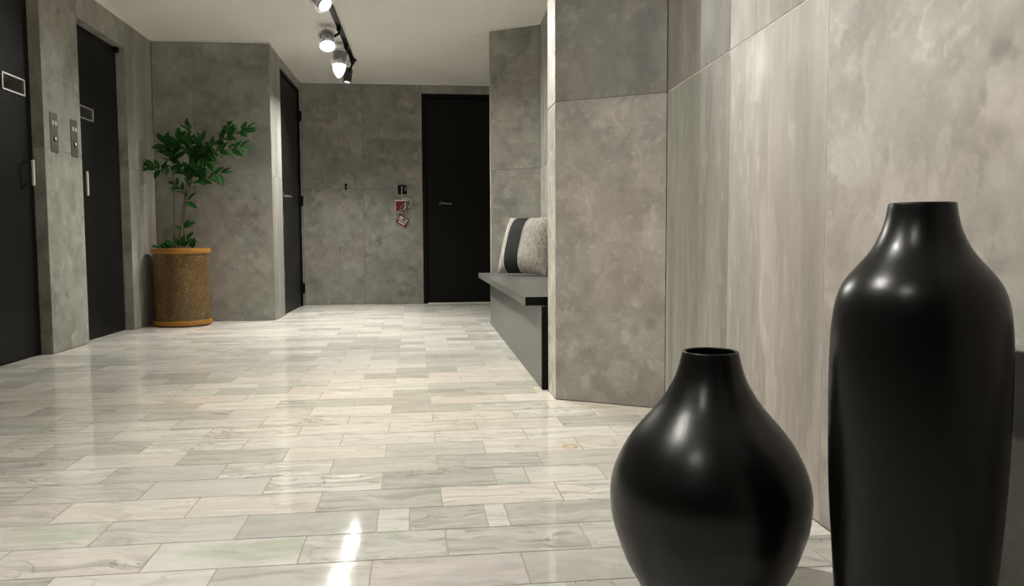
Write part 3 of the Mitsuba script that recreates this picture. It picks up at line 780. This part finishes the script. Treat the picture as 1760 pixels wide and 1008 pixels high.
branch([(-9, 0), (-9, 60), (-8, 130), (-11, 165)], 0.0055, 7, (0, 0, 1), start=0.76, spread=1.0)
branch([(-4, 0), (2, 40), (8, 78), (14, 112), (24, 152), (20, 172)], 0.006, 10, (0, 1, 2), start=0.62)
branch([(4, 0, 4), (5, 30, 3), (10, 75), (18, 104), (30, 148)], 0.0055, 8, (1, 2, 2), start=0.62)
branch([(20, 140), (18, 172), (16, 199)], 0.0035, 10, (2, 3, 3), start=0.15)
branch([(-8, 140), (-16, 160), (-22, 172)], 0.0035, 5, (0, 0, 1), spread=1.0)
branch([(-8, 140), (-3, 160), (0, 178)], 0.003, 5, (0, 1, 1))
branch([(-9, 108), (-20, 121), (-44, 135)], 0.003, 6, (1, 2, 2), start=0.3)
branch([(26, 148), (50, 164, -4), (78, 180, -6), (98, 190, -4), (112, 195)], 0.0042, 17, (0, 1, 2, 2), start=0.12, spread=0.8)
branch([(72, 178, -5), (78, 190, -4), (80, 201)], 0.0028, 5, (2, 3, 4))
branch([(24, 143), (58, 156, -10), (84, 161, -12), (104, 164, -8)], 0.0038, 12, (0, 1, 2, 2), start=0.1, spread=0.75)
branch([(18, 106), (44, 115, -8), (62, 121, -6), (70, 123, -4)], 0.003, 8, (1, 2, 2), start=0.2, spread=0.6)
branch([(14, 112), (6, 128), (-2, 138)], 0.0028, 5, (1, 2, 2))
branch([(24, 150, 2), (38, 150, -8), (48, 140, -10)], 0.003, 6, (0, 1, 2))
branch([(10, 78), (4, 96), (-6, 104)], 0.0026, 4, (2, 3, 3))
branch([(20, 115), (28, 122, -6), (34, 128, -8)], 0.0026, 5, (1, 1, 2))
branch([(24, 150), (36, 164, 2), (40, 176)], 0.003, 6, (1, 2, 2))
for x, z, dx, dz, dy, sz in ((13, 76, 0.5, 0.6, -0.4, 0), (9, 74, 0.9, -0.2, -0.3, 1), (6, 34, 0.8, 0.45, -0.3, 1), (6, 34, 0.5, 0.75, -0.4, 2), (10, 14, 0.6, 0.7, -0.3, 2), (12, 12, 0.95, 0.25, -0.3, 3),
                             (4, 2, 0.2, 1.0, -0.3, 1), (8, 2, 0.6, 0.8, -0.4, 1), (-1, 3, -0.3, 0.9, -0.4, 2), (14, 3, 0.8, 0.6, -0.2, 2), (2, 30, -0.5, 0.5, -0.3, 3), (20, 0, 0.3, 1.0, -0.2, 2),
                             (-10, 2, -0.6, 0.7, -0.3, 2), (-24, 0, -0.6, 0.8, -0.3, 4), (-28, 0, 0.5, 0.7, -0.3, 3), (-30, 0, -0.9, 0.4, -0.3, 3), (-20, 0, 0.1, 1.0, -0.4, 4), (-24, 0, 0.9, 0.4, -0.3, 3), (-34, 0, -0.4, 0.5, -0.4, 4), (-16, 0, -0.5, 0.5, -0.5, 3)):
    leaf(pp(x, z, -8 if z < 5 else -2), (dx, dy, dz), sz, rng.uniform(-0.4, 0.4))

# ------------------------------------------------------------------ track and spotlights
kt_ = thing("lighting_track", "black ceiling track carrying the spotlights", "light track")
TRX = -0.632
obj("rail", cbox(TRX - 0.017, TRX + 0.017, -0.6, 7.16, Z_CEIL - 0.020, Z_CEIL, 0.002), "black_frame_material", kt_)
obj("end_cap", cbox(TRX - 0.019, TRX + 0.030, 7.155, 7.175, Z_CEIL - 0.022, Z_CEIL, 0.002), "black_frame_material", kt_)
SPOT_LABEL = ["farthest spotlight, bare dark cylinder pointing down at the end of the ceiling track", "second farthest ceiling spotlight, wrapped in film with a long bright lamp",
              "middle ceiling spotlight wrapped in loose clear film, aimed to the front", "nearest ceiling spotlight in view, cut by the top edge of the photo",
              "ceiling spotlight over the hall before the bench", "ceiling spotlight over the two vases", "ceiling spotlight nearest the viewer"]
for i, s in enumerate(SPOTS):
    mouth, aim = np.array(s["at"]), np.array(s["aim"], float); aim /= np.linalg.norm(aim)
    k = thing("spotlight", SPOT_LABEL[i], "spotlight", "spotlights on the ceiling track")
    r, L = s["radius"], 0.112 if s["film"] else 0.135
    tail = mouth - aim * L
    body = [(0, 0), (r * 0.55, 0), (r * 0.9, 0.006), (r, 0.016), (r, L - 0.002), (r - 0.002, L), (r - 0.005, L - 0.001), (r - 0.006, L - 0.02), (0, L - 0.024)]
    obj("body", turned(body, tail, aim, 40), "dark_metal_material", k, smooth=30)
    pivot = mouth - aim * (L * 0.72)
    mount = np.array([TRX, min(pivot[1] + 0.02, 7.13), Z_CEIL - 0.020])
    obj("adapter", cbox(mount[0] - 0.016, mount[0] + 0.016, mount[1] - 0.05, mount[1] + 0.05, mount[2] - 0.024, mount[2] - 0.0005, .002), "black_frame_material", k)
    elbow = np.array([mount[0], mount[1], mount[2] - 0.035])
    toward = elbow - pivot; side = toward - aim * (toward @ aim); side /= np.linalg.norm(side)
    joint = pivot + side * (r + 0.002)
    obj("arm", tube([mount + [0, 0, -0.02], elbow, (elbow + joint) / 2, joint], 0.009, 10), "black_frame_material", k, smooth=40)
    if s["film"]:                                     # lamps that bulge out of the mouth
        R, drop = s["lamp"]
        lamp = [(0, -0.006), (R * 0.8, -0.006), (R, 0.004), (R * 0.97, drop * .3), (R * 0.78, drop * .58), (R * 0.45, drop * .85), (R * 0.18, drop * .97), (0, drop)]
    else:
        R = 0.030
        lamp = [(0, -0.020), (R * 0.9, -0.020), (R, -0.016), (R * 0.7, -0.010), (0, -0.007)]
    scene[key_of("lamp", k)] = mikit.ply(turned(lamp, mouth, aim, 32), "white_plastic_material", smooth=True,
                                         emitter={"type": "area", "radiance": rgb(*(GLOW * c for c in s["tint"]))})
    tip = mouth + aim * (lamp[-1][1] + 0.004)
    scene[f"beam_of_{k}"] = {"type": "spot", "to_world": T().look_at(origin=tip.tolist(), target=(tip + aim).tolist(), up=[0, 1, 0.1]), "intensity": rgb(*(s["beam"] * c for c in s["tint"])),
                            "beam_width": float(s["inner"]), "cutoff_angle": float(s["outer"])}
    if s["film"]:
        prof = [(0.012, -0.016), (r * 0.75, -0.010), (r + 0.004, 0.008), (r + 0.004, 0.045), (r + 0.005, 0.085), (r + 0.008, 0.118)]
        pr = np.array(prof); pr = np.c_[np.interp(np.linspace(0, 1, 26), np.linspace(0, 1, len(pr)), pr[:, 0]), np.interp(np.linspace(0, 1, 26), np.linspace(0, 1, len(pr)), pr[:, 1])]
        m = turned(pr, tail, aim, 60)
        rad = m.vertices - tail; along = rad @ aim; rad = rad - np.outer(along, aim); rad /= np.linalg.norm(rad, axis=1, keepdims=True)
        ax, bx, _ = frame_of(aim); th = np.arctan2(rad @ bx, rad @ ax)
        pleat = np.abs(meshkit.noise(np.stack([np.cos(th) * 3.5, np.sin(th) * 3.5, along * 9], -1), i + 3) - 0.5) * 2
        crumple = np.abs(meshkit.fbm(m.vertices * 40, 3, i) - 0.5) * 2
        m.vertices = m.vertices + rad * (0.018 * pleat + 0.010 * crumple)[:, None]
        obj("film", m, "film_material", k, label="loose clear plastic film around the lamp body")
